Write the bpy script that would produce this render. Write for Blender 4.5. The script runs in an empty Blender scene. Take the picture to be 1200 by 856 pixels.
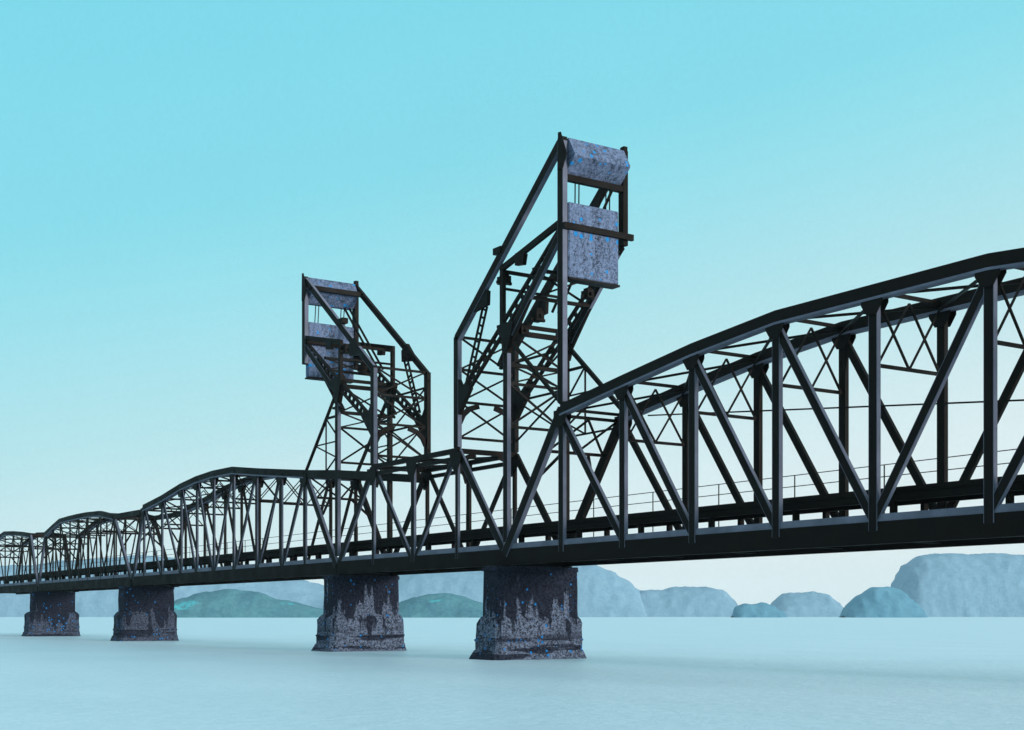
import bpy, bmesh, math, random
from mathutils import Vector, noise
random.seed(7)
D = 80.0                      # distance from the camera to the near truss plane; most sizes below are in units of D
H = 0.0597 * D                # eye height above the water
W = 0.097                     # distance between the two trusses
VN, VF = 1.0, 1.0 + W
P = 0.1285                    # panel length of the main spans
CU = 1.797                    # middle of the lift span
scene = bpy.context.scene
col = scene.collection

def pt(u, v, z):
    """u along the bridge (away to the left), v across it, z above eye level -> metres above the water"""
    return Vector((-u * D, v * D, z * D + H))

# ------------------------------------------------------------------ materials
def nodes_of(name):
    m = bpy.data.materials.new(name); m.use_nodes = True
    nt = m.node_tree
    return m, nt, nt.nodes['Principled BSDF']
def N(nt, typ, **kw):
    n = nt.nodes.new(typ)
    for k, v in kw.items():
        if k in n.inputs.keys(): n.inputs[k].default_value = v
        else: setattr(n, k, v)
    return n
def L(nt, a, b): nt.links.new(a, b)
def ramp(nt, fac, stops, interp='LINEAR'):
    r = nt.nodes.new('ShaderNodeValToRGB'); r.color_ramp.interpolation = interp
    e = r.color_ramp.elements
    while len(e) < len(stops): e.new(0.5)
    for el, (p, c) in zip(e, stops):
        el.position = p; el.color = (c[0], c[1], c[2], 1) if hasattr(c, '__len__') else (c, c, c, 1)
    L(nt, fac, r.inputs[0]); return r.outputs[0]
def mix(nt, fac, a, b, typ='MIX'):
    n = nt.nodes.new('ShaderNodeMix'); n.data_type = 'RGBA'; n.blend_type = typ
    for sock, v in ((n.inputs[0], fac), (n.inputs[6], a), (n.inputs[7], b)):
        if isinstance(v, bpy.types.NodeSocket): L(nt, v, sock)
        elif hasattr(v, '__len__'): sock.default_value = (v[0], v[1], v[2], 1)
        else: sock.default_value = v
    return n.outputs[2]
def math_(nt, op, a, b=0.0, clamp=False):
    n = nt.nodes.new('ShaderNodeMath'); n.operation = op; n.use_clamp = clamp
    for sock, v in ((n.inputs[0], a), (n.inputs[1], b)):
        if isinstance(v, bpy.types.NodeSocket): L(nt, v, sock)
        else: sock.default_value = v
    return n.outputs[0]
def coords(nt, scale=(1, 1, 1)):
    g = N(nt, 'ShaderNodeNewGeometry'); mp = N(nt, 'ShaderNodeMapping')
    mp.inputs['Scale'].default_value = scale
    L(nt, g.outputs['Position'], mp.inputs['Vector']); return mp.outputs[0]
def noise_t(nt, vec, scale, detail=4, rough=0.55):
    n = N(nt, 'ShaderNodeTexNoise'); n.inputs['Scale'].default_value = scale
    n.inputs['Detail'].default_value = detail; n.inputs['Roughness'].default_value = rough
    L(nt, vec, n.inputs['Vector']); return n.outputs['Fac']

def steel(name, base, worn, rough=0.42, amount=0.60, spec=0.12):
    m, nt, b = nodes_of(name)
    c = coords(nt)
    big = noise_t(nt, c, 0.35, 4)
    fine = noise_t(nt, c, 5.5, 5, 0.7)
    colr = mix(nt, ramp(nt, big, [(0.35, 0.0), (0.7, 1.0)]), base, [x * 1.7 for x in base])
    k = ramp(nt, fine, [(amount, 0.0), (amount + 0.10, 1.0)])
    colr = mix(nt, k, colr, worn)
    L(nt, colr, b.inputs['Base Color'])
    L(nt, ramp(nt, big, [(0.3, rough - 0.08), (0.7, rough + 0.2)]), b.inputs['Roughness'])
    bp = N(nt, 'ShaderNodeBump', Strength=0.25, Distance=0.03)
    L(nt, fine, bp.inputs['Height']); L(nt, bp.outputs[0], b.inputs['Normal'])
    b.inputs['Specular IOR Level'].default_value = spec
    return m

def blue_dots(nt, c, scale, keep, size):
    v = N(nt, 'ShaderNodeTexVoronoi'); v.inputs['Scale'].default_value = scale
    L(nt, c, v.inputs['Vector'])
    sep = N(nt, 'ShaderNodeSeparateColor'); L(nt, v.outputs['Color'], sep.inputs[0])
    pick = math_(nt, 'GREATER_THAN', sep.outputs[0], keep)
    near = math_(nt, 'LESS_THAN', v.outputs['Distance'], math_(nt, 'MULTIPLY', sep.outputs[1], size))
    return math_(nt, 'MULTIPLY', pick, near)

def pier_material(name, amount, height):
    m, nt, b = nodes_of(name)
    c = coords(nt)
    streak = noise_t(nt, coords(nt, (0.75, 0.75, 0.10)), 1.0, 5, 0.6)
    patch = noise_t(nt, coords(nt, (0.35, 0.35, 0.45)), 1.0, 4, 0.6)
    speck = noise_t(nt, c, 3.6, 6, 0.95)
    g = N(nt, 'ShaderNodeNewGeometry'); s = N(nt, 'ShaderNodeSeparateXYZ'); L(nt, g.outputs['Position'], s.inputs[0])
    # salt and lichen climb the lower shaft in ragged streaks, wet tide bands cut across them
    level = math_(nt, 'ADD', math_(nt, 'MULTIPLY', s.outputs[2], -height), math_(nt, 'ADD', math_(nt, 'MULTIPLY', streak, 1.55), math_(nt, 'MULTIPLY', patch, 0.35)))
    salt = ramp(nt, level, [(0.60, 0.0), (0.65, 1.0)])
    band = noise_t(nt, coords(nt, (0.10, 0.10, 1.15)), 1.0, 3, 0.5)
    low = ramp(nt, math_(nt, 'MULTIPLY', s.outputs[2], 0.1), [(0.20, 0.0), (0.34, 1.0)])
    salt = math_(nt, 'MULTIPLY', salt, math_(nt, 'MAXIMUM', ramp(nt, band, [(0.45, 0.06), (0.49, 1.0)]), low))
    sp = ramp(nt, speck, [(0.46, 0.0), (0.54, 1.0)])
    k = math_(nt, 'MULTIPLY', sp, math_(nt, 'ADD', math_(nt, 'MULTIPLY', salt, amount), 0.07), True)
    base = mix(nt, ramp(nt, speck, [(0.42, 0.0), (0.60, 1.0)]), (0.0025, 0.003, 0.0055), (0.010, 0.0125, 0.026))
    colr = mix(nt, k, base, (0.155, 0.185, 0.26))
    colr = mix(nt, blue_dots(nt, c, 1.9, 0.62, 0.36), colr, (0.006, 0.13, 0.36))
    L(nt, colr, b.inputs['Base Color']); b.inputs['Roughness'].default_value = 0.9
    b.inputs['Specular IOR Level'].default_value = 0.1
    bp = N(nt, 'ShaderNodeBump', Strength=0.6, Distance=0.12)
    L(nt, speck, bp.inputs['Height']); L(nt, bp.outputs[0], b.inputs['Normal'])
    return m

def weight_material(name, hi, lo):
    m, nt, b = nodes_of(name)
    c = coords(nt)
    speck = noise_t(nt, c, 3.0, 6, 0.95)
    streak = noise_t(nt, coords(nt, (0.9, 0.9, 0.15)), 1.0, 4)
    t = math_(nt, 'ADD', math_(nt, 'MULTIPLY', speck, 0.82), math_(nt, 'MULTIPLY', streak, 0.18))
    colr = mix(nt, ramp(nt, t, [(0.43, 0.0), (0.465, 0.4), (0.58, 1.0)]), lo, hi)
    colr = mix(nt, blue_dots(nt, c, 1.5, 0.48, 0.42), colr, (0.008, 0.17, 0.42))
    L(nt, colr, b.inputs['Base Color']); b.inputs['Roughness'].default_value = 0.85
    b.inputs['Specular IOR Level'].default_value = 0.2
    bp = N(nt, 'ShaderNodeBump', Strength=0.5, Distance=0.08)
    L(nt, speck, bp.inputs['Height']); L(nt, bp.outputs[0], b.inputs['Normal'])
    return m

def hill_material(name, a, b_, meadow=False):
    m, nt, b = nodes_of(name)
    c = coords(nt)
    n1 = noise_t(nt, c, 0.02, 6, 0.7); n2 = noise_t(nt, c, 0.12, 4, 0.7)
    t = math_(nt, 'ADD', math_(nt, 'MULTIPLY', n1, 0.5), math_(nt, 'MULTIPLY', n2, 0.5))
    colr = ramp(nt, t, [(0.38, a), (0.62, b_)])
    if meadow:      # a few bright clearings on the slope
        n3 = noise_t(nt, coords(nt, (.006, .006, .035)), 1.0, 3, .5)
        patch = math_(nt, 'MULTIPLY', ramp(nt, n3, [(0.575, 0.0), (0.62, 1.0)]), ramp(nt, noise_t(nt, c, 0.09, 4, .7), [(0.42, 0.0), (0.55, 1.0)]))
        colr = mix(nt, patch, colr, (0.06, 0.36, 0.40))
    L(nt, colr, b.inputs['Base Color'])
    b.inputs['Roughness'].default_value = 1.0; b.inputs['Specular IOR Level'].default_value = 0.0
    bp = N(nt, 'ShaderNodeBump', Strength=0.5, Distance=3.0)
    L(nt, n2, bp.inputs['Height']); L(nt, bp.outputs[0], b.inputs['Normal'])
    return m

def water_material():
    m, nt, b = nodes_of('pale_water')
    c = coords(nt)
    w1 = noise_t(nt, coords(nt, (0.8, 0.8, 0.8)), 1.0, 6, 0.62)
    w2 = noise_t(nt, coords(nt, (0.05, 0.09, 0.05)), 1.0, 4, 0.55)
    w3 = math_(nt, 'ADD', math_(nt, 'MULTIPLY', w2, 0.5), math_(nt, 'MULTIPLY', w1, 0.5))
    colr = mix(nt, ramp(nt, w3, [(0.38, 0.0), (0.62, 1.0)]), WATER_A, WATER_B)
    L(nt, colr, b.inputs['Base Color'])
    b.inputs['Roughness'].default_value = WATER_ROUGH
    b.inputs['IOR'].default_value = 1.33
    b.inputs['Specular IOR Level'].default_value = WATER_SPEC
    bp = N(nt, 'ShaderNodeBump', Strength=0.4, Distance=0.4)
    L(nt, w1, bp.inputs['Height']); L(nt, bp.outputs[0], b.inputs['Normal'])
    return m

WATER_A, WATER_B = (0.40, 0.53, 0.59), (0.455, 0.585, 0.65)
WATER_ROUGH, WATER_SPEC = 0.42, 0.5
M = {}
M['steel'] = steel('black_painted_steel', (0.0052, 0.0038, 0.0033), (0.05, 0.05, 0.06), 0.55, 0.70, 0.06)
M['deck'] = steel('black_deck_steel', (0.0050, 0.0036, 0.0031), (0.05, 0.05, 0.055), 0.6, 0.72, 0.05)
M['grey'] = steel('lit_face_grey_steel', (0.080, 0.084, 0.112), (0.02, 0.02, 0.03), 0.6, 0.62)  # lit grey put into the colour: member sides, chord undersides, edge beams
M['pier'] = pier_material('stained_dark_concrete', 0.72, 0.062)
M['pier_dark'] = pier_material('dark_wet_concrete', 0.35, 0.085)
M['weight'] = weight_material('speckled_blue_grey_concrete', (0.150, 0.195, 0.310), (0.004, 0.008, 0.014))
M['housing'] = weight_material('speckled_blue_grey_plate', (0.145, 0.185, 0.295), (0.004, 0.013, 0.022))
M['water'] = water_material()
M['hill_far'] = hill_material('far_blue_woodland', (0.145, 0.25, 0.335), (0.195, 0.315, 0.395))  # blue of the distance haze is partly put into this colour
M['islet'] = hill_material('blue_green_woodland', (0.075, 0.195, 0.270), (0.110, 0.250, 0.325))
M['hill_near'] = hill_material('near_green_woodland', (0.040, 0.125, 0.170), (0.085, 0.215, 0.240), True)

# ------------------------------------------------------------------ mesh helpers
def beam(bm, a, b, w, d, n=(0, 1, 0)):
    """box bar from a to b; d is its size along n, w across"""
    t = (b - a); n = Vector(n)
    if t.length < 1e-6: return
    t.normalize()
    s = t.cross(n)
    if s.length < 1e-4: s = t.cross(Vector((1, 0, 0)))
    s.normalize(); n2 = s.cross(t).normalized()
    vs = []
    for p in (a, b):
        for i, j in ((-1, -1), (1, -1), (1, 1), (-1, 1)):
            vs.append(bm.verts.new(p + s * (i * w / 2) + n2 * (j * d / 2)))
    for f in ((0, 1, 2, 3), (7, 6, 5, 4), (0, 4, 5, 1), (1, 5, 6, 2), (2, 6, 7, 3), (3, 7, 4, 0)):
        bm.faces.new([vs[i] for i in f])
def box(bm, lo, hi):
    vs = [bm.verts.new((x, y, z)) for z in (lo[2], hi[2]) for x, y in
          ((lo[0], lo[1]), (hi[0], lo[1]), (hi[0], hi[1]), (lo[0], hi[1]))]
    for f in ((3, 2, 1, 0), (4, 5, 6, 7), (0, 1, 5, 4), (1, 2, 6, 5), (2, 3, 7, 6), (3, 0, 4, 7)):
        bm.faces.new([vs[i] for i in f])
def ubox(bm, u0, u1, v0, v1, z0, z1):
    a, b = pt(u0, v0, z0), pt(u1, v1, z1)
    box(bm, [min(a[i], b[i]) for i in range(3)], [max(a[i], b[i]) for i in range(3)])
def plate(bm, pts, y0, y1):
    """polygon (world x,z) extruded along y"""
    f = [bm.verts.new((x, y0, z)) for x, z in pts]; k = [bm.verts.new((x, y1, z)) for x, z in pts]
    bm.faces.new(f); bm.faces.new(k[::-1]); n = len(pts)
    for i in range(n): bm.faces.new((f[i], k[i], k[(i + 1) % n], f[(i + 1) % n]))
def ribbon(bm, tops, thick, y0, y1):
    """polyline of (x,z) top edges, thick downward, between y0 and y1"""
    rows = [[bm.verts.new((x, y, z - dz)) for y, dz in ((y0, 0), (y1, 0), (y1, thick), (y0, thick))] for x, z in tops]
    for r, q in zip(rows, rows[1:]):
        for i in range(4): bm.faces.new((r[i], r[(i + 1) % 4], q[(i + 1) % 4], q[i]))
    bm.faces.new(rows[0][::-1]); bm.faces.new(rows[-1])
def laced(bm, a, b, gap, w, d, n, count):
    t = (b - a).normalized(); s = t.cross(Vector(n)).normalized()
    beam(bm, a + s * gap / 2, b + s * gap / 2, w, d, n); beam(bm, a - s * gap / 2, b - s * gap / 2, w, d, n)
    for i in range(count):
        p = a.lerp(b, (i + 0.5) / count)
        beam(bm, p - s * gap / 2, p + s * gap / 2, w * 1.1, d * 0.8, n)

def build(name, bm, mat, parent=None):
    bmesh.ops.recalc_face_normals(bm, faces=bm.faces)
    me = bpy.data.meshes.new(name)
    if parent is not None:
        r = parent
        off = Vector((0, 0, 0))
        while r is not None: off += r.location; r = r.parent
        bmesh.ops.translate(bm, verts=bm.verts, vec=-off)
    bm.to_mesh(me); bm.free(); me.materials.append(mat)
    o = bpy.data.objects.new(name, me); col.objects.link(o)
    if parent is not None: o.parent = parent
    return o
def tag(o, label, cat=None, group=None, kind=None):
    o['label'] = label
    if cat: o['category'] = cat
    if group: o['group'] = group
    if kind: o['kind'] = kind
    return o
def thing(name, loc, label, cat, group=None):
    o = bpy.data.objects.new(name, None); col.objects.link(o); o.location = loc
    o.empty_display_size = 2
    return tag(o, label, cat, group)
def one(name, mat, parent, fn, *a, **k):
    bm = bmesh.new(); fn(bm, *a, **k); return build(name, bm, mat, parent)

# ------------------------------------------------------------------ truss spans
ZB = 0.083           # foot of the web members
ZC0, ZC1, ZE = 0.0672, 0.0885, 0.0956
def member(name, root, a, b, w, d, n=(0, 1, 0), plates=True):
    o = one(name, M['steel'], root, beam, a, b, w, d, n)
    if not plates: return o
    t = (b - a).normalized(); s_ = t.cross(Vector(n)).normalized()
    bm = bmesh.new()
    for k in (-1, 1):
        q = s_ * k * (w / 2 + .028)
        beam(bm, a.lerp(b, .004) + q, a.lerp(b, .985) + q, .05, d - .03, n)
    build('lit_side_plate', bm, M['grey'], o)  # added grey plates stand for the sunlit sides of the black member
    return o
def gusset(root, u, v, z, s, down=1.6):
    """plate over a top joint, tapering into the post below; a thin pair each side of the web"""
    c = pt(u, v, z)
    bm = bmesh.new()
    for y0, y1 in ((-0.36, -0.315), (0.315, 0.36)):
        plate(bm, [(c.x - s, c.z - 0.25), (c.x + s, c.z - 0.25), (c.x + s * 1.0, c.z - 1.15), (c.x + s * 0.45, c.z - down - 0.4),
                   (c.x - s * 0.45, c.z - down - 0.4), (c.x - s * 1.0, c.z - 1.15)], c.y + y0, c.y + y1)
    return build('gusset_plate', bm, M['steel'], root)

def floor_beam(root, u):
    fb = one('floor_beam', M['deck'], root, ubox, u - .0028, u + .0028, VN + .0065, VF - .0022, .0705, .0940)
    for v in (1.0265, 1.0705):
        one('pedestal', M['deck'], fb, ubox, u - .0024, u + .0024, v - .003, v + .003, .0941, .1090)
def sway(root, u, zt, depth, thin=0.16):
    """cross frame between the two trusses: strut, lattice, strut"""
    bm = bmesh.new()
    a, b = VN + 0.004, VF - 0.004
    beam(bm, pt(u, a, zt - depth), pt(u, b, zt - depth), 0.26, 0.26, (1, 0, 0))
    n = 2
    for i in range(n):
        va, vb = a + (b - a) * i / n, a + (b - a) * (i + 1) / n
        beam(bm, pt(u, va, zt - 0.008), pt(u, vb, zt - depth), thin, thin, (1, 0, 0))
        beam(bm, pt(u, vb, zt - 0.008), pt(u, va, zt - depth), thin * 0.9, thin * 0.9, (1, 0, 0))
    return build('sway_frame', bm, M['steel'], root)

def span(name, label, cat, us, zs, mid, group, big=1.0, ends=(True, True), sway_depth=0.06, gussets=True, plates=True, wf=1.0, df=1.0):
    n = len(us) - 1
    root = thing(name, pt(us[0], (VN + VF) / 2, ZC0), label, cat, group)
    S, G = M['steel'], M['grey']
    g = 0.0008
    for v in (VN, VF):
        y = v * D
        tops = [(pt(us[i], v, 0).x, pt(0, v, zs[i]).z) for i in range(1, n)]
        ch = one('top_chord', S, root, ribbon, tops, 0.98 * big, y - 0.31, y + 0.31)
        one('lit_underside_strip', G, ch, ribbon, [(x, z - 0.982 * big) for x, z in tops], 0.20 * big, y - 0.40, y + 0.40)  # grey strip paints in the lit underside of the chord
        one('bottom_chord', M['deck'], root, ubox, us[0] + g, us[n] - g, v - 0.0019, v + 0.0062, ZC0, ZC1)
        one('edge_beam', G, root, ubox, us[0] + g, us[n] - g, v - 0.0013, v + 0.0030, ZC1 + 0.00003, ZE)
        for i in range(1, n):
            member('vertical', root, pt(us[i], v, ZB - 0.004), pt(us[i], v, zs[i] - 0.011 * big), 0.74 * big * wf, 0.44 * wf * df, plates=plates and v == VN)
            if i < mid: j = i + 1
            elif i > mid: j = i - 1
            else: j = None
            if j is not None:
                du = (0.004 if i < mid else -0.004)
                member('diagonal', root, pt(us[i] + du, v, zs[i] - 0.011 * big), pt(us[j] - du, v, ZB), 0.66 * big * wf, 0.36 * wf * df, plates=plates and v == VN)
        member('end_post', root, pt(us[0] + 0.003, v, ZB - 0.002), pt(us[1], v, zs[1] - 0.006 * big), 1.0 * big * (1 + wf) / 2, 0.56 * df, plates=v == VN)
        member('end_post', root, pt(us[n] - 0.003, v, ZB - 0.002), pt(us[n - 1], v, zs[n - 1] - 0.006 * big), 1.0 * big * (1 + wf) / 2, 0.56 * df, plates=v == VN)
        if gussets:
            for i in range(1, n): gusset(root, us[i], v, zs[i] - 0.004, 1.05 * big)
    for i in range(1, n):
        # strut across the top, standing a little over the chords, and lateral X rods
        one('top_strut', S, root, beam, pt(us[i], VN + 0.004, zs[i] - 0.006), pt(us[i], VF - 0.004, zs[i] - 0.006), 0.28, 0.28, (1, 0, 0))
        if i not in (1, n - 1): sway(root, us[i], zs[i] - 0.004, sway_depth, 0.16 * wf)
        if i < n - 1:
            bm = bmesh.new()
            beam(bm, pt(us[i], VN + 0.004, zs[i] - 0.009), pt(us[i + 1], VF - 0.004, zs[i + 1] - 0.009), 0.2, 0.2, (0, 0, 1))
            beam(bm, pt(us[i], VF - 0.004, zs[i] - 0.012), pt(us[i + 1], VN + 0.004, zs[i + 1] - 0.012), 0.2, 0.2 * wf, (0, 0, 1))
            build('lateral_brace', bm, S, root)
    for e, k in ((0, 1), (n, n - 1)):      # portal frames between the sloping end posts
        a, b = (us[e], ZB), (us[k], zs[k])
        def on(f): return (a[0] + (b[0] - a[0]) * f, a[1] + (b[1] - a[1]) * f)
        bm = bmesh.new()
        for f, w in ((0.93, 0.3), (0.70, 0.3)):
            q = on(f); beam(bm, pt(q[0], VN + .004, q[1]), pt(q[0], VF - .004, q[1]), w, w, (1, 0, 0))
        q0, q1, q2 = on(0.92), on(0.70), on(0.52)
        m_ = (VN + VF) / 2
        for va in (VN + .004, VF - .004):
            beam(bm, pt(q0[0], va, q0[1]), pt(q1[0], m_, q1[1]), 0.2, 0.2, (1, 0, 0))
            beam(bm, pt(q0[0], m_, q0[1]), pt(q1[0], va, q1[1]), 0.2, 0.2, (1, 0, 0))
            beam(bm, pt(q2[0], va, q2[1]), pt(q1[0], va + (m_ - va) * 0.55, q1[1]), 0.26, 0.26, (1, 0, 0))
        build('portal_frame', bm, S, root)
    for i in range(n + 1):
        u = us[i] + (0.004 if i == 0 else (-0.004 if i == n else 0))
        floor_beam(root, u)
    bm = bmesh.new()
    ubox(bm, us[0] + g, us[n] - g, 1.022, 1.075, 0.1172, 0.1222)
    ubox(bm, us[0] + g, us[n] - g, 1.024, 1.029, 0.1091, 0.11715)
    ubox(bm, us[0] + g, us[n] - g, 1.068, 1.073, 0.1091, 0.11715)
    build('deck', bm, M['deck'], root)
    # footway with a thin pipe handrail outside the far truss
    vr = 1.116
    one('footway', M['deck'], root, ubox, us[0] + g, us[n] - g, VF + 0.0066, 1.120, 0.090, 0.0935)
    bm = bmesh.new()
    for z in (0.158, 0.1455): beam(bm, pt(us[0], vr, z), pt(us[n], vr, z), 0.07, 0.07)
    for i in range(n):
        for f in (0.3,):
            u = us[i] + (us[i + 1] - us[i]) * f
            beam(bm, pt(u, vr, 0.0935), pt(u, vr, 0.158), 0.08, 0.08)
    build('handrail', bm, S, root)
    return root

GS = 'truss spans of the railway bridge'
K = lambda k: CU - P * k
# nearest span, ten panels, its right end is out of the picture
usA = [K(2)] + [1.4115, 1.2860, 1.1600, 1.0290, 0.8990, 0.7680] + [K(9), K(10), K(11), K(12)]
zsA = [0, .2660, .2840, .3010, .3130, .3135, .3140, .3030, .2840, .2660, 0]
A = span('truss_span', 'largest and nearest arched black truss span, running out of the right side', 'truss span', usA, zsA, 5, GS, sway_depth=0.072)
bm = bmesh.new()
beam(bm, pt(1.36, VF, 0.2535), pt(0.70, VF, 0.190), 0.13, 0.13)
build('wire', bm, M['steel'], A)
usB = [K(-2), 2.1815, 2.283, 2.397, 2.510, 2.615, 2.710, 2.803, 2.925, 3.047, 3.130]
zsB = [0, .2515, .2620, .2740, .2870, .2885, .2852, .2775, .2610, .2490, 0]
span('truss_span', 'arched black truss span just left of the shorter lift tower', 'truss span', usB, zsB, 5, GS, big=1.0, sway_depth=0.058, wf=.85, df=.72)
usC = [3.134, 3.270, 3.379, 3.490, 3.570, 3.652, 3.745, 3.820, 3.897, 3.974]
zsC = [0, .2420, .2568, .2605, .2612, .2608, .2590, .2455, .2303, 0]
Cs = span('truss_span', 'small distant arched truss span carried by the two leftmost piers', 'truss span', usC, zsC, 5, GS, big=0.95, sway_depth=0.045, gussets=False, plates=False, wf=.62, df=.8)
for v in (VN, VF):
    one('tie_chord', M['steel'], Cs, ribbon, [(pt(3.268, v, 0).x, .2415 * D + H), (pt(3.070, v, 0).x, .2400 * D + H)], .9, v * D - .25, v * D + .25)
usD = [3.978, 4.06, 4.16, 4.26, 4.37, 4.47, 4.56, 4.64]
zsD = [0, .2360, .2450, .2520, .2568, .2450, .2300, 0]
span('truss_span', 'farthest truss span, cut off by the left edge of the picture', 'truss span', usD, zsD, 4, GS, big=0.9, sway_depth=0.04, gussets=False, plates=False, wf=.62, df=.8)

# ------------------------------------------------------------------ lift span between the towers
def lift_span():
    us = [K(k) for k in (2, 1, 0, -1, -2)]
    zt = 0.2372
    root = thing('lift_span', pt(us[0], (VN + VF) / 2, ZC0),
                 'short flat topped black truss span over the channel between the two tall towers', 'lift span')
    S, G, g = M['steel'], M['grey'], 0.0012
    for v in (VN, VF):
        y = v * D
        tops = [(pt(us[1] - .003, v, 0).x, pt(0, v, zt).z), (pt(us[3] + .003, v, 0).x, pt(0, v, zt).z)]
        one('top_chord', S, root, ribbon, tops, 0.55, y - 0.26, y + 0.26)
        one('lower_rail', S, root, ribbon, [(x, z - 0.95) for x, z in tops], 0.45, y - 0.20, y + 0.20)
        one('bottom_chord', M['deck'], root, ubox, us[0] + g, us[4] - g, v - 0.0019, v + 0.0062, ZC0, ZC1)
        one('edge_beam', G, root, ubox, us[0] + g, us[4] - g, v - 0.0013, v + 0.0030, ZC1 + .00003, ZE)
        for i in (1, 2, 3):
            member('vertical', root, pt(us[i], v, ZB - .004), pt(us[i], v, zt - .007), 0.72 if i == 2 else 0.5, 0.34, plates=v == VN)
        for (i, j, w) in ((1, 2, .55), (3, 2, .55), (1, 0, .85), (3, 4, .85)):
            d = .004 if j > i else -.004
            member('diagonal', root, pt(us[i] + d, v, zt - .006), pt(us[j] - d, v, ZB), w, 0.30, plates=v == VN)
        for i in (1, 2, 3):
            c = pt(us[i], v, zt - .004)
            one('gusset_plate', S, root, plate, [(c.x - 1.3, c.z - .2), (c.x + 1.3, c.z - .2), (c.x + 1.1, c.z - 1.3), (c.x + .35, c.z - 2.3),
                (c.x - .35, c.z - 2.3), (c.x - 1.1, c.z - 1.3)], c.y - .33, c.y - .27)
    for i in (1, 2, 3):
        # portal with curved knees
        bm = bmesh.new()
        beam(bm, pt(us[i], VN + .004, zt - .004), pt(us[i], VF - .004, zt - .004), 0.55, 0.5, (1, 0, 0))
        for va, s in ((VN + .003, 1), (VF - .003, -1)):
            ps = [(0, -.035), (.004, -.022), (.012, -.013), (.026, -.0075)]
            for (a0, b0), (a1, b1) in zip(ps, ps[1:]):
                beam(bm, pt(us[i], va + s * a0, zt + b0), pt(us[i], va + s * a1, zt + b1), 0.55, 0.3, (1, 0, 0))
        build('portal_frame', bm, S, root)
    bm = bmesh.new()
    for i in (1, 2):
        beam(bm, pt(us[i], VN, zt - .003), pt(us[i + 1], VF, zt - .003), 0.2, 0.2, (0, 0, 1))
        beam(bm, pt(us[i], VF, zt - .006), pt(us[i + 1], VN, zt - .006), 0.2, 0.2, (0, 0, 1))
    build('lateral_brace', bm, S, root)
    for i in range(5):
        u = us[i] + (0.005 if i == 0 else (-0.005 if i == 4 else 0))
        floor_beam(root, u)
    bm = bmesh.new()
    ubox(bm, us[0] + g, us[4] - g, 1.022, 1.075, .1172, .1222)
    ubox(bm, us[0] + g, us[4] - g, 1.024, 1.029, .1091, .11715)
    ubox(bm, us[0] + g, us[4] - g, 1.068, 1.073, .1091, .11715)
    build('deck', bm, M['deck'], root)
    vr = 1.116
    one('footway', M['deck'], root, ubox, us[0] + g, us[4] - g, VF + .0066, 1.120, .090, .0935)
    bm = bmesh.new()
    for z in (.158, .1455): beam(bm, pt(us[0], vr, z), pt(us[4], vr, z), .07, .07)
    for i in range(4):
        u = us[i] + (us[i + 1] - us[i]) * .3
        beam(bm, pt(u, vr, .0935), pt(u, vr, .158), .08, .08)
    build('handrail', bm, S, root)
lift_span()

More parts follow.
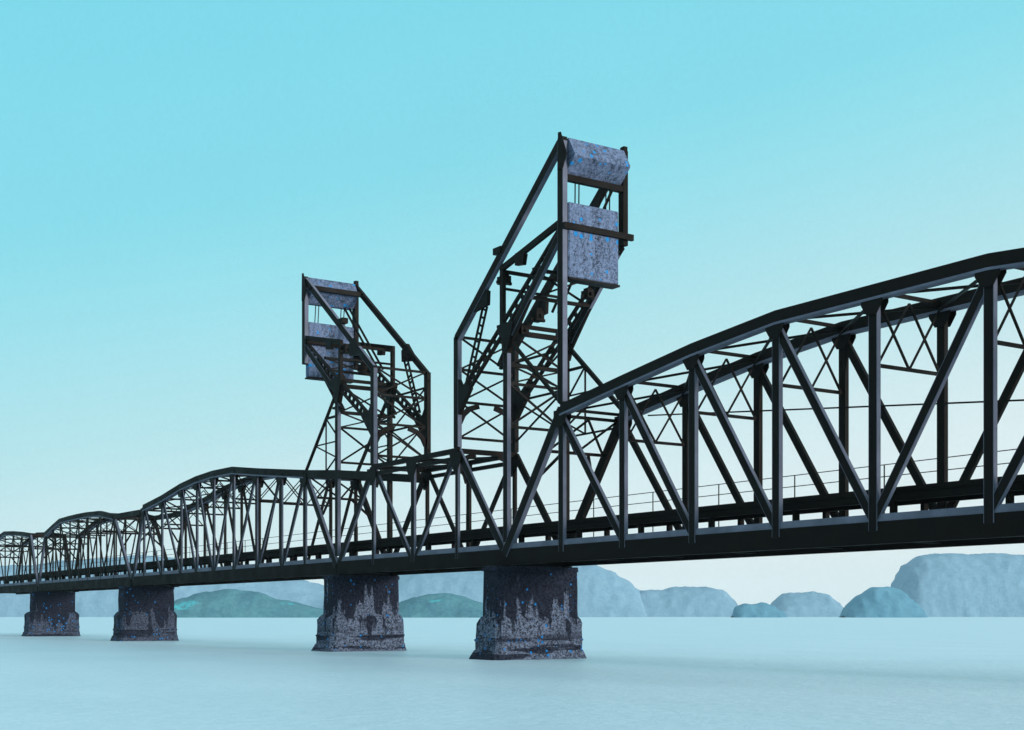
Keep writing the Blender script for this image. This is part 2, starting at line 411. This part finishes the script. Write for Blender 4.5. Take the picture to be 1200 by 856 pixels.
# ------------------------------------------------------------------ lift towers
def tower(sg, label, dz, tall_near, label_w):
    """sg=-1: the right tower, +1: the left one; s counts panels from the middle of the lift span"""
    U = lambda s: CU + sg * P * s
    TOP, KN = 0.603 + dz, 0.395 + dz * 0.2
    S, G = M['steel'], M['grey']
    root = thing('lift_tower', pt(U(2), (VN + VF) / 2, ZC0 + .02), label, 'lift tower', 'lift towers flanking the channel')
    Q = lambda s, v, z: pt(U(s), v, z)
    a, b = VN + .003, VF - .003
    inc = lambda s: KN + (TOP - KN) * (s - 1) / 2
    for v in (VN, VF):
        o = 0.55 if v == VN else -0.55
        member('leg', root, Q(1, v, .2375), Q(1, v, KN), 0.85, 0.55, plates=v == VN)
        member('inclined_leg', root, Q(1, v, KN - .003), Q(3, v, TOP - .004), 0.90 if sg < 0 else .78, 0.55 if sg < 0 else .42, plates=v == VN)
        zlow = .268 if (tall_near and v == VN) else (.480 if tall_near else .452 + dz)
        member('head_post', root, Q(3, v, zlow), Q(3, v, TOP), 0.85, 0.60, plates=v == VN)
        member('middle_post', root, Q(2, v, ZC1 + .009), Q(2, v, .386), 0.74, 0.50, plates=v == VN)
        c = Q(2, v, .388)
        one('cap_plate', S, root, plate, [(c.x - 1.5, c.z - .02), (c.x - 1.5, c.z + .25), (c.x + 1.6, c.z + .25), (c.x + 1.6, c.z - .1), (c.x + .9, c.z - 1.9), (c.x + .42, c.z - 3.0),
            (c.x - .42, c.z - 3.0), (c.x - .6, c.z - 1.2)], c.y - .36, c.y + .36)
        one('upper_post', S, root, beam, Q(1.92, v, .391), Q(1.92, v, .470 + dz), 0.62, 0.42)
        one('upper_strut', S, root, beam, Q(1.9, v, .467 + dz), Q(2.97, v, .497 + dz), 0.62, 0.38)
        bm = bmesh.new(); laced(bm, Q(1.08, v, .308), Q(2.97, v, .483 + dz), 0.95, 0.32, 0.34, (0, 1, 0), 18)
        build('laced_strut', bm, S, root)
        member('lower_strut', root, Q(2.05, v, .372), Q(2.96, v, .480 + dz), 0.72, 0.42)
        bm = bmesh.new(); laced(bm, Q(1.85, v, .335), Q(2.62, v, .445 + dz * .7), 0.62, 0.26, 0.30, (0, 1, 0), 8)
        build('link_bar', bm, S, root)
        he = Q(2.98, v, .268) if sg < 0 else pt(2.179, v, .249)
        one('backstay', S, root, beam, Q(2.02, v, .372), he, 0.32 if v == VN else 0.45, 0.32)
        continue_stay = not (sg < 0 and v == VN)
        if continue_stay:
            bm = bmesh.new(); zl = .245 if sg < 0 else .2415
            za, zb_ = .372 - .104 * .34, .372 - .104 * .68
            if sg > 0: za, zb_ = .372 - .123 * .34, .372 - .123 * .68
            beam(bm, Q(2.35, v, za), Q(2.05, v, .300), .16, .16); beam(bm, Q(2.35, v, za), Q(2.35, v, zl), .16, .16)
            beam(bm, Q(2.68, v, zb_), Q(2.05, v, .262), .16, .16); beam(bm, Q(2.05, v, za), Q(2.35, v, za), .3, .2)
            beam(bm, Q(2.68, v, zb_), Q(2.05, v, zb_), .16, .16); beam(bm, Q(2.05, v, .262), Q(2.35, v, zl), .16, .16)
            if sg < 0: beam(bm, Q(2.05, v, zl), Q(2.885, v, zl), .2, .16)
            build('stay_brace', bm, S, root)
        # plates at the knee, foot of the laced strut, and the strut crossings
        k = Q(1.0, v, KN); sx = -sg     # toward the head in +/-x
        one('knee_plate', S, root, plate, [(k.x + sx * 2.7, k.z + 2.0), (k.x + sx * 6.6, k.z + 2.4), (k.x + sx * 6.7, k.z + 3.9), (k.x + sx * 5.2, k.z + 4.6)],
            k.y - .2, k.y + .2)
        f = Q(1.0, v, .300)
        one('foot_plate', S, root, plate, [(f.x + sx * .4, f.z - 1.4), (f.x + sx * 3.0, f.z + 1.3), (f.x + sx * 2.5, f.z + 2.3), (f.x + sx * 1.2, f.z + 1.7), (f.x + sx * .4, f.z + 2.8)],
            f.y - .24, f.y + .24)
        m = Q(2.25, v, .476 + dz)
        one('strut_plate', S, root, plate, [(m.x - .7, m.z - 1.0), (m.x + .8, m.z - 1.2), (m.x + 1.1, m.z - .1), (m.x - .6, m.z + .3)], m.y - .24, m.y + .24)
    # --- cross frames between the near and the far side
    def cross(name, s, z0, z1, thin=.2, hs=.28, double=False, bottom=True):
        bm = bmesh.new()
        if bottom: beam(bm, Q(s, a, z0), Q(s, b, z0), hs, hs, (1, 0, 0))
        beam(bm, Q(s, a, z1), Q(s, b, z1), hs, hs, (1, 0, 0))
        beam(bm, Q(s, a, z0), Q(s, b, z1), thin, thin, (1, 0, 0)); beam(bm, Q(s, b, z0), Q(s, a, z1), thin, thin * .9, (1, 0, 0))
        if double:
            zm = (z0 + z1) / 2; mm = (a + b) / 2
            beam(bm, Q(s, a, zm), Q(s, mm, z1), thin * .8, thin * .8, (1, 0, 0)); beam(bm, Q(s, b, zm), Q(s, mm, z1), thin * .8, thin * .8, (1, 0, 0))
        return build(name, bm, S, root)
    cross('cross_frame', 1, .252, .303); cross('cross_frame', 1, .303, .349, bottom=False); cross('cross_frame', 1, .349, KN, bottom=False)
    cross('cross_frame', 2, .253, .311, .22); cross('cross_frame', 2, .311, .336, .18, .4, bottom=False); cross('cross_frame', 2, .336, .380, .2, .5, bottom=False)
    bm = bmesh.new()
    beam(bm, Q(2, a, .390), Q(2, b, .390), .4, .4, (1, 0, 0)); build('cross_strut', bm, S, root)
    bm = bmesh.new()
    beam(bm, Q(1.92, a, .440 + dz), Q(1.92, b, .440 + dz), .25, .25, (1, 0, 0))
    build('cross_strut', bm, S, root)
    bm = bmesh.new()
    beam(bm, Q(1.92, a, .463 + dz), Q(1.92, b, .463 + dz), .35, .35, (1, 0, 0))
    build('cross_strut', bm, S, root)
    for v in (VF,):
        for z0, z1 in ((.253, .311), (.311, .368)):
            bm = bmesh.new()
            beam(bm, Q(1.04, v, z0), Q(1.96, v, z1), .18, .16); beam(bm, Q(1.04, v, z1), Q(1.96, v, z0), .18, .14)
            beam(bm, Q(1.04, v, z1), Q(1.96, v, z1), .24, .2)
            build('side_brace', bm, S, root)
    cross('cross_frame', 2.45, .415, .452 + dz, .2, .35)
    # hanging knee brackets under the first cross strut of the inner legs
    for va, s in ((a, 1), (b, -1)):
        bm = bmesh.new()
        for (a0, b0), (a1, b1) in (((0, -.030), (.006, -.018)), ((.006, -.018), (.016, -.009)), ((.016, -.009), (.032, -.004))):
            beam(bm, Q(1, va + s * a0, .303 + b0), Q(1, va + s * a1, .303 + b1), .6, .3, (1, 0, 0))
        build('knee_bracket', bm, S, root)
    # --- head: speckled housing with a raked upper face, sill bar and walkway
    y0, y1 = (VN + .0045) * D, (VF - .0045) * D
    hx = U(3); px = lambda du: -(hx + du) * D
    zt, zb = TOP * D + H, (TOP - .045) * D + H
    bm = bmesh.new()
    plate(bm, [(px(-.007), zt - .1), (px(.0095), zt - .3), (px(.0155), zt - 1.9), (px(.010), zb), (px(.000), zb), (px(-.0205), zt - 2.15), (px(-.0205), zt - 1.95)], y0, y1)
    hd = build('head_housing', bm, M['housing'], root)
    bm = bmesh.new()
    zs_ = TOP - .050 if sg < 0 else TOP - .0235; us_ = hx - .001 if sg < 0 else hx - .0252
    beam(bm, pt(us_, VN - .0035, zs_), pt(us_, VF + .0035, zs_), .62, .6, (1, 0, 0))
    build('head_sill', bm, S, root)
    bm = bmesh.new()
    beam(bm, pt(hx - .0085, VN - .004, .490 + dz), pt(hx - .0085, VF + .009, .490 + dz), .62, .40, (1, 0, 0))
    build('guide_bar', bm, S, root)
    # gusset where inclined leg, post and housing meet
    for v in (VN,):
        c = Q(3, v, TOP)
        yo = -.42
        bm = bmesh.new()
        plate(bm, [(c.x - .2, c.z + .5), (c.x + .25, c.z + .45), (c.x + 1.3, c.z - 2.0), (c.x + .6, c.z - 3.3), (c.x - .3, c.z - 3.3)],
              c.y + yo, c.y + yo + .08)
        build('head_plate', bm, S, root)
    bm = bmesh.new(); ubox(bm, hx - .004, hx + .004, VF - .002, VF + .004, TOP + .0002, TOP + .006); build('lamp_box', bm, S, root)
    # cables from the head down the far side
    bm = bmesh.new()
    for off in (0, .010):
        beam(bm, Q(2.98, b - .010 - off, TOP - .0455), Q(2.0, b - .010 - off, .415), .22, .22)
    build('hoist_cable', bm, S, root)
    # ladder beside the inner leg
    lv = VN + .006 if sg < 0 else VF - .006
    bm = bmesh.new(); laced(bm, Q(1.50, lv, .428), Q(1.14, lv, .326), .85, .2, .2, (0, 1, 0), 10)
    build('ladder', bm, S, root)
    # winch machinery and boxes that show as dark blocks
    for (s, va, z, dx, dy, h) in ((1.86, a + .004, .455 + dz, .9, .7, .7), (2.12, a + .012, .382, .7, .7, .8), (2.30, a + .02, .398, .8, .7, .9),
                                  (2.55, b - .012, .428, .8, .6, .7)):
        c = Q(s, va, z); dx *= .75; dy *= .7; h *= .75
        bm = bmesh.new()
        box(bm, (c.x - dx, c.y - dy, c.z - h), (c.x + dx, c.y + dy, c.z + h * .55))
        box(bm, (c.x - dx * .55, c.y - dy * .7, c.z + h * .55 + .003), (c.x + dx * .75, c.y + dy * .7, c.z + h))
        beam(bm, c + Vector((-dx * 1.5, 0, -h * .3)), c + Vector((dx * 1.5, 0, -h * .3)), .3, .3)
        beam(bm, c + Vector((0, -dy * 1.9, -h * .75)), c + Vector((0, dy * 1.9, -h * .75)), .3, .3, (1, 0, 0))
        build('winch_box', bm, S, root)
    c = Q(1.86, VN, inc(1.86) + .006)
    one('lamp_box', S, root, box, (c.x - .75, c.y - .42, c.z - .2), (c.x + .75, c.y + .42, c.z + .5))
    # little bracket arms on the channel side of the inner leg
    for v in ((VN,) if sg < 0 else (VF,)):
        for z in (.378, .265):
            c = Q(1, v, z)
            one('bracket', S, root, box, (min(c.x + sg * -.4, c.x + sg * -.4 - (-sg) * 1.1), c.y - .08, c.z - .09), (max(c.x - sg * .4, c.x - sg * .4 + sg * 1.1), c.y + .08, c.z + .09))
    if sg > 0:
        for z in (.373, .363, .344):
            c = Q(2, VN, z)
            one('bracket', S, root, box, (c.x - 1.3, c.y - .2, c.z - .14), (c.x - .44, c.y + .2, c.z + .14))
        for v in (VN, VF):       # tie chord from the inner leg back to the hip of the next span
            x0, x1 = pt(U(1.02), v, 0).x, pt(2.180, v, 0).x
            one('tie_chord', S, root, ribbon, [(x0, .2262 * D + H), (pt(U(2), v, 0).x, .2400 * D + H), (x1, .2510 * D + H)], 1.05, v * D - .27, v * D + .27)
    # --- the counterweight hangs in the head, a thing of its own
    cw0, cw1 = .4265 + dz * .75, .5215 + dz * .75
    face = hx - .0095 if sg < 0 else hx - .006
    w = thing('counterweight', pt(face + .02, (VN + VF) / 2, cw0), label_w, 'counterweight', 'counterweights hung in the tower heads')
    bm = bmesh.new()
    ubox(bm, face + (.0025 if sg < 0 else .0025), face + .016, VN + .0050, VF - .0125 if sg < 0 else VF - .0045, cw0, cw1)
    bmesh.ops.bevel(bm, geom=bm.edges[:], offset=.12, segments=1, affect='EDGES')
    build('block', bm, M['weight'], w)
    bm = bmesh.new(); ubox(bm, face + .001, face + .0172, VN + .0044, VF - .0118 if sg < 0 else VF - .0048, cw0 - .0028, cw0 - .0003); build('base_plate', bm, S, w)
    for vv in (VN + .020, VF - .028):
        bm = bmesh.new()
        for off in (0, .006): beam(bm, pt(face + .010, vv + off, cw1 + .0002), pt(hx, vv + off, TOP - .0452), .10, .10)
        build('hanger', bm, S, w)

tower(-1, 'taller, nearer black steel lift tower leaning its head to the right', 0.0, True,
      'blue grey speckled counterweight block in the head of the taller tower')
tower(+1, 'shorter, farther black steel lift tower leaning its head to the left', -0.017, False,
      'blue grey speckled counterweight block in the head of the shorter tower')

# ------------------------------------------------------------------ piers
def pier(u0, u1, v0, v1, label, shoulder, step, mat='pier', nose=0.0):
    cx, cy = -(u0 + u1) / 2 * D, (v0 + v1) / 2 * D
    root = thing('bridge_pier', (cx, cy, 0), label, 'bridge pier', 'stained piers standing in the water')
    hx, hy = (u1 - u0) / 2 * D, (v1 - v0) / 2 * D
    top = ZC0 * D + H - .13
    def rings(bm, rs):
        last = None
        for k, (z, ex, ey, nz) in enumerate(rs):
            x, y = hx + ex, hy + ey
            c = min(.5, x * .3)
            ps = [(-x, -y + c), (-x + c, -y - nz), (x - c, -y - nz), (x, -y + c), (x, y - c), (x - c, y + nz), (-x + c, y + nz), (-x, y - c)]
            row = []
            for (px_, py_) in ps:
                if py_ > 0: py_ -= max(0, ey) * .55
                jx = noise.noise(Vector((px_ + cx, py_, z * 1.7))) * .10
                row.append(bm.verts.new((cx + px_ + jx, cy + py_ + jx, z)))
            if last:
                for i in range(8): bm.faces.new((last[i], last[(i + 1) % 8], row[(i + 1) % 8], row[i]))
            else: bm.faces.new(row[::-1])
            last = row
        bm.faces.new(last)
    bm = bmesh.new()
    rings(bm, [(shoulder - .3, 0.05, .05, 0), (shoulder + 1, 0.04, .04, 0), ((shoulder + top) / 2, 0, 0, 0), (top - .5, -.03, -.03, 0), (top - .49, .1, .1, 0), (top, .1, .1, 0)])
    build('shaft', bm, M[mat], root)
    s = step
    bm = bmesh.new()
    rings(bm, [(-3, s + .5, s + .6, nose), (0.0, s + .46, s + .56, nose), (.5, s + .25, s + .30, nose), (.95, s + .12, s + .14, nose), (1.0, s + .02, s + .02, nose), (1.9, s, s, nose), (2.0, s + .1, s + .1, nose), (2.15, s + .1, s + .1, nose),
               (2.2, s - .02, s - .02, nose), (3.3, s - .05, s - .05, nose), (shoulder - .75, s - .07, s - .05, nose), (shoulder - .3, s * .55, s * .6, nose * .6), (shoulder, .12, .12, 0)])
    build('footing', bm, M[mat], root)
    for v in (VN, VF):
        for uu in ((u0 * .72 + u1 * .28), (u0 * .28 + u1 * .72)):
            one('bearing', M['deck'], root, box, (-uu * D - .45, v * D - .1, top + .003), (-uu * D + .45, v * D + .7, ZC0 * D + H - .004))
    return root
pier(1.530, 1.577, .982, 1.1135, 'nearest and largest dark pier, streaked pale, beneath the taller tower', 4.6, .62)
pier(2.032, 2.080, .984, 1.106, 'dark pier with pale tide bands beneath the shorter tower', 4.9, .75)
pier(3.105, 3.160, .974, 1.092, 'dark blue black pier, second from the left edge of the picture', 5.4, .70, 'pier_dark')
pier(3.938, 3.985, .978, 1.094, 'smallest dark pier, nearest the left edge of the picture', 5.6, .75, 'pier_dark', nose=.4)

# ------------------------------------------------------------------ water and hills
bm = bmesh.new()
cx, cy = -2500, 1600
for r in (7000,):
    n = 64
    vs = [bm.verts.new((cx + r * math.cos(2 * math.pi * i / n), cy + r * math.sin(2 * math.pi * i / n), 0)) for i in range(n)]
    bm.faces.new(vs)
tag(build('water', bm, M['water']), 'calm pale blue water of the wide channel under the bridge', kind='structure')

F = 1604.0; HZ = 721.0
RT = Vector((.5477, .8367, 0)); FW = Vector((-.8367, .5477, 0))
def hill(outline, dist, depth, mat, label, seed):
    """a mound with the given skyline, standing dist metres off, depth metres thick; it has its own front and back slopes"""
    xs = [p[0] for p in outline]
    w = (xs[-1] - xs[0]) * dist / F
    na = max(40, int(w / 7)); nb = max(24, int(depth * 2 / 8))
    def sky(x):
        for (xa, ya), (xb, yb) in zip(outline, outline[1:]):
            if xa <= x <= xb:
                t = (x - xa) / (xb - xa); t = t * t * (3 - 2 * t) * .5 + t * .5
                return ya + (yb - ya) * t
        return HZ + 1
    bm = bmesh.new(); rows = []
    for i in range(na + 1):
        x = xs[0] + (xs[-1] - xs[0]) * i / na
        hgt = max(0, (HZ + F * H / dist - sky(x))) * dist / F
        row = []
        for j in range(nb + 1):
            t = -1 + 2 * j / nb
            f = max(0, 1 - abs(t) ** 2.0) ** .9
            edge = min(1, hgt / 22)
            q = RT * ((x - 600) * dist / F) + FW * (dist + t * depth * (.35 + .65 * edge))
            p = Vector((q.x, q.y, seed * 90.0 + hgt * f * 1.3))
            nz = noise.noise(p * .010) * 6 + noise.noise(p * .028) * 3.0
            crown = 1 - noise.voronoi(p * .055)[0][0]           # tree crowns over the slope
            nz = (nz + crown * 3.6 - 2.4) * min(1, f * 3) * edge
            jit = Vector((noise.noise(p * .05 + Vector((9, 0, 3))), noise.noise(p * .05 + Vector((0, 7, 1))), 0)) * 6 * edge
            row.append(bm.verts.new((q.x + jit.x, q.y + jit.y, -1.5 + max(0, (hgt + 1.5) * f + (nz if hgt > 3 else 0)))))
        rows.append(row)
    for r, q in zip(rows, rows[1:]):
        for j in range(nb): bm.faces.new((r[j], r[j + 1], q[j + 1], q[j]))
    for f in bm.faces: f.smooth = True
    return tag(build('hill', bm, mat), label, kind='structure')
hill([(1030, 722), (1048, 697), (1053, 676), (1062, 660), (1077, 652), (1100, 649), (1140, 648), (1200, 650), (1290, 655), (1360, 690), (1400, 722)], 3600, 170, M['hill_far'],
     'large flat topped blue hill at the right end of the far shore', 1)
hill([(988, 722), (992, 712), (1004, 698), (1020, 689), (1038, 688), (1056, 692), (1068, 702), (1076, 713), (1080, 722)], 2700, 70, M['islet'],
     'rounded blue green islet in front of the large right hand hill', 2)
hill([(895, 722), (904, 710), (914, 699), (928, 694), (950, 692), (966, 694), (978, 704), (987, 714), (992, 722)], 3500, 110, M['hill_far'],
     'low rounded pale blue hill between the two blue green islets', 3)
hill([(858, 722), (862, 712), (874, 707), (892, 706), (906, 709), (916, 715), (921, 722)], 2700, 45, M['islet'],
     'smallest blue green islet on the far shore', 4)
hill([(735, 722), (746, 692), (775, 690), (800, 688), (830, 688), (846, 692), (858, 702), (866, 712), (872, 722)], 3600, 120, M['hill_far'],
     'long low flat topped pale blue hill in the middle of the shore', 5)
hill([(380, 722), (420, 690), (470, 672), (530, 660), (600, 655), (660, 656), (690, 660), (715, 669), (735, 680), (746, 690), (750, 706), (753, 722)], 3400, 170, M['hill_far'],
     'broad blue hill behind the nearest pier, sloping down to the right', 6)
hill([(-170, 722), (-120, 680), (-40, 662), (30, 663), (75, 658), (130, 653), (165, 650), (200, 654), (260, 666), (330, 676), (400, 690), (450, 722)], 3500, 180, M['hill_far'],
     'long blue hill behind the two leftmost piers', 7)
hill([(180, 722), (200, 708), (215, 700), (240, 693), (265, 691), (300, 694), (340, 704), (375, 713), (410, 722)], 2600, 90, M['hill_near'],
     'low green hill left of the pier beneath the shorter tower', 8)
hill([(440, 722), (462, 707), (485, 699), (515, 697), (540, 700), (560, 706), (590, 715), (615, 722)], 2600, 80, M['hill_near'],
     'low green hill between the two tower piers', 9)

# ------------------------------------------------------------------ sky, sun, haze
SUN_EL = math.radians(8.5)
sd = Vector((.94, .34, 0)).normalized()
sd = Vector((sd.x * math.cos(SUN_EL), sd.y * math.cos(SUN_EL), math.sin(SUN_EL)))
ld = bpy.data.lights.new('sun', 'SUN'); ld.energy = 4.2; ld.angle = math.radians(14.0); ld.color = (1.0, .97, .93)
lo = bpy.data.objects.new('sun', ld); col.objects.link(lo); lo.location = (200, 100, 300)
lo.rotation_euler = (-sd).to_track_quat('-Z', 'Y').to_euler()

wd = bpy.data.worlds.new('World'); scene.world = wd; wd.use_nodes = True
nt = wd.node_tree; bg = nt.nodes['Background']
skt = nt.nodes.new('ShaderNodeTexSky'); skt.sky_type = 'NISHITA'; skt.sun_disc = False
skt.sun_elevation = SUN_EL; skt.sun_rotation = math.atan2(sd.x, sd.y)
tc = nt.nodes.new('ShaderNodeTexCoord'); sp = nt.nodes.new('ShaderNodeSeparateXYZ')
L(nt, tc.outputs['Generated'], sp.inputs[0])
def lin(r, g, b):
    f = lambda c: c / 12.92 if c <= .04045 else ((c + .055) / 1.055) ** 2.4
    return tuple(f(x / 255) for x in (r, g, b))
lf = nt.nodes.new('ShaderNodeVectorMath'); lf.operation = 'DOT_PRODUCT'; lf.inputs[1].default_value = (-.5477, -.8367, 0)
L(nt, tc.outputs['Generated'], lf.inputs[0])
hgt = math_(nt, 'ADD', sp.outputs[2], math_(nt, 'MULTIPLY', lf.outputs['Value'], 0.20))
grad = ramp(nt, hgt, [(0.0, lin(229, 242, 244)), (0.06, lin(222, 240, 243)), (0.11, lin(209, 236, 241)), (0.165, lin(186, 230, 237)), (0.253, lin(158, 226, 238)),
                      (0.32, lin(137, 221, 237)), (0.50, lin(122, 217, 236)), (0.75, (.9, 1.1, 1.2)), (1.0, (1.2, 1.35, 1.4))])  # last two stops: unseen overhead sky, brightened to fill the water with shadowless light
scale = nt.nodes.new('ShaderNodeVectorMath'); scale.operation = 'SCALE'; scale.inputs['Scale'].default_value = 0.10
L(nt, skt.outputs[0], scale.inputs[0])
skc = mix(nt, .97, scale.outputs[0], grad)
mo = math_(nt, 'ADD', math_(nt, 'MULTIPLY', noise_t(nt, tc.outputs['Generated'], 5.0, 4, .6), .06), math_(nt, 'MULTIPLY', noise_t(nt, tc.outputs['Generated'], 320.0, 3, .7), .09))
mv = nt.nodes.new('ShaderNodeVectorMath'); mv.operation = 'SCALE'
L(nt, skc, mv.inputs[0]); L(nt, math_(nt, 'ADD', mo, .935), mv.inputs['Scale']); skc = mv.outputs[0]
sc2 = nt.nodes.new('ShaderNodeVectorMath'); sc2.operation = 'SCALE'; sc2.inputs['Scale'].default_value = 10.0
L(nt, skc, sc2.inputs[0]); L(nt, sc2.outputs[0], bg.inputs['Color'])
bg.inputs['Strength'].default_value = 0.10

HAZE = 0.000035
if HAZE > 0:
    bm = bmesh.new(); box(bm, (-9900, -5800, -4), (4900, 8900, 330))
    hm = bpy.data.materials.new('pale_air'); hm.use_nodes = True
    t = hm.node_tree; t.nodes.remove(t.nodes['Principled BSDF'])
    pv = t.nodes.new('ShaderNodeVolumePrincipled')
    pv.inputs['Color'].default_value = (.78, .94, 1.0, 1); pv.inputs['Density'].default_value = HAZE
    t.links.new(pv.outputs[0], t.nodes['Material Output'].inputs['Volume'])
    hz = build('haze', bm, hm); tag(hz, 'pale blue haze over the water and far hills', kind='stuff')

# ------------------------------------------------------------------ camera and output
cd = bpy.data.cameras.new('camera'); co = bpy.data.objects.new('camera', cd); col.objects.link(co)
co.location = (0, 0, H); co.rotation_euler = (math.radians(90), 0, math.atan2(.8367, .5477))
cd.sensor_width = 36; cd.lens = 36 * F / 1200; cd.shift_y = (HZ - 428) / 1200
cd.clip_start = .5; cd.clip_end = 30000
scene.camera = co
vs = scene.view_settings
scene.view_settings.view_transform = 'Standard'; vs.look = 'None'; vs.exposure = 0; vs.gamma = 1; vs.use_curve_mapping = False
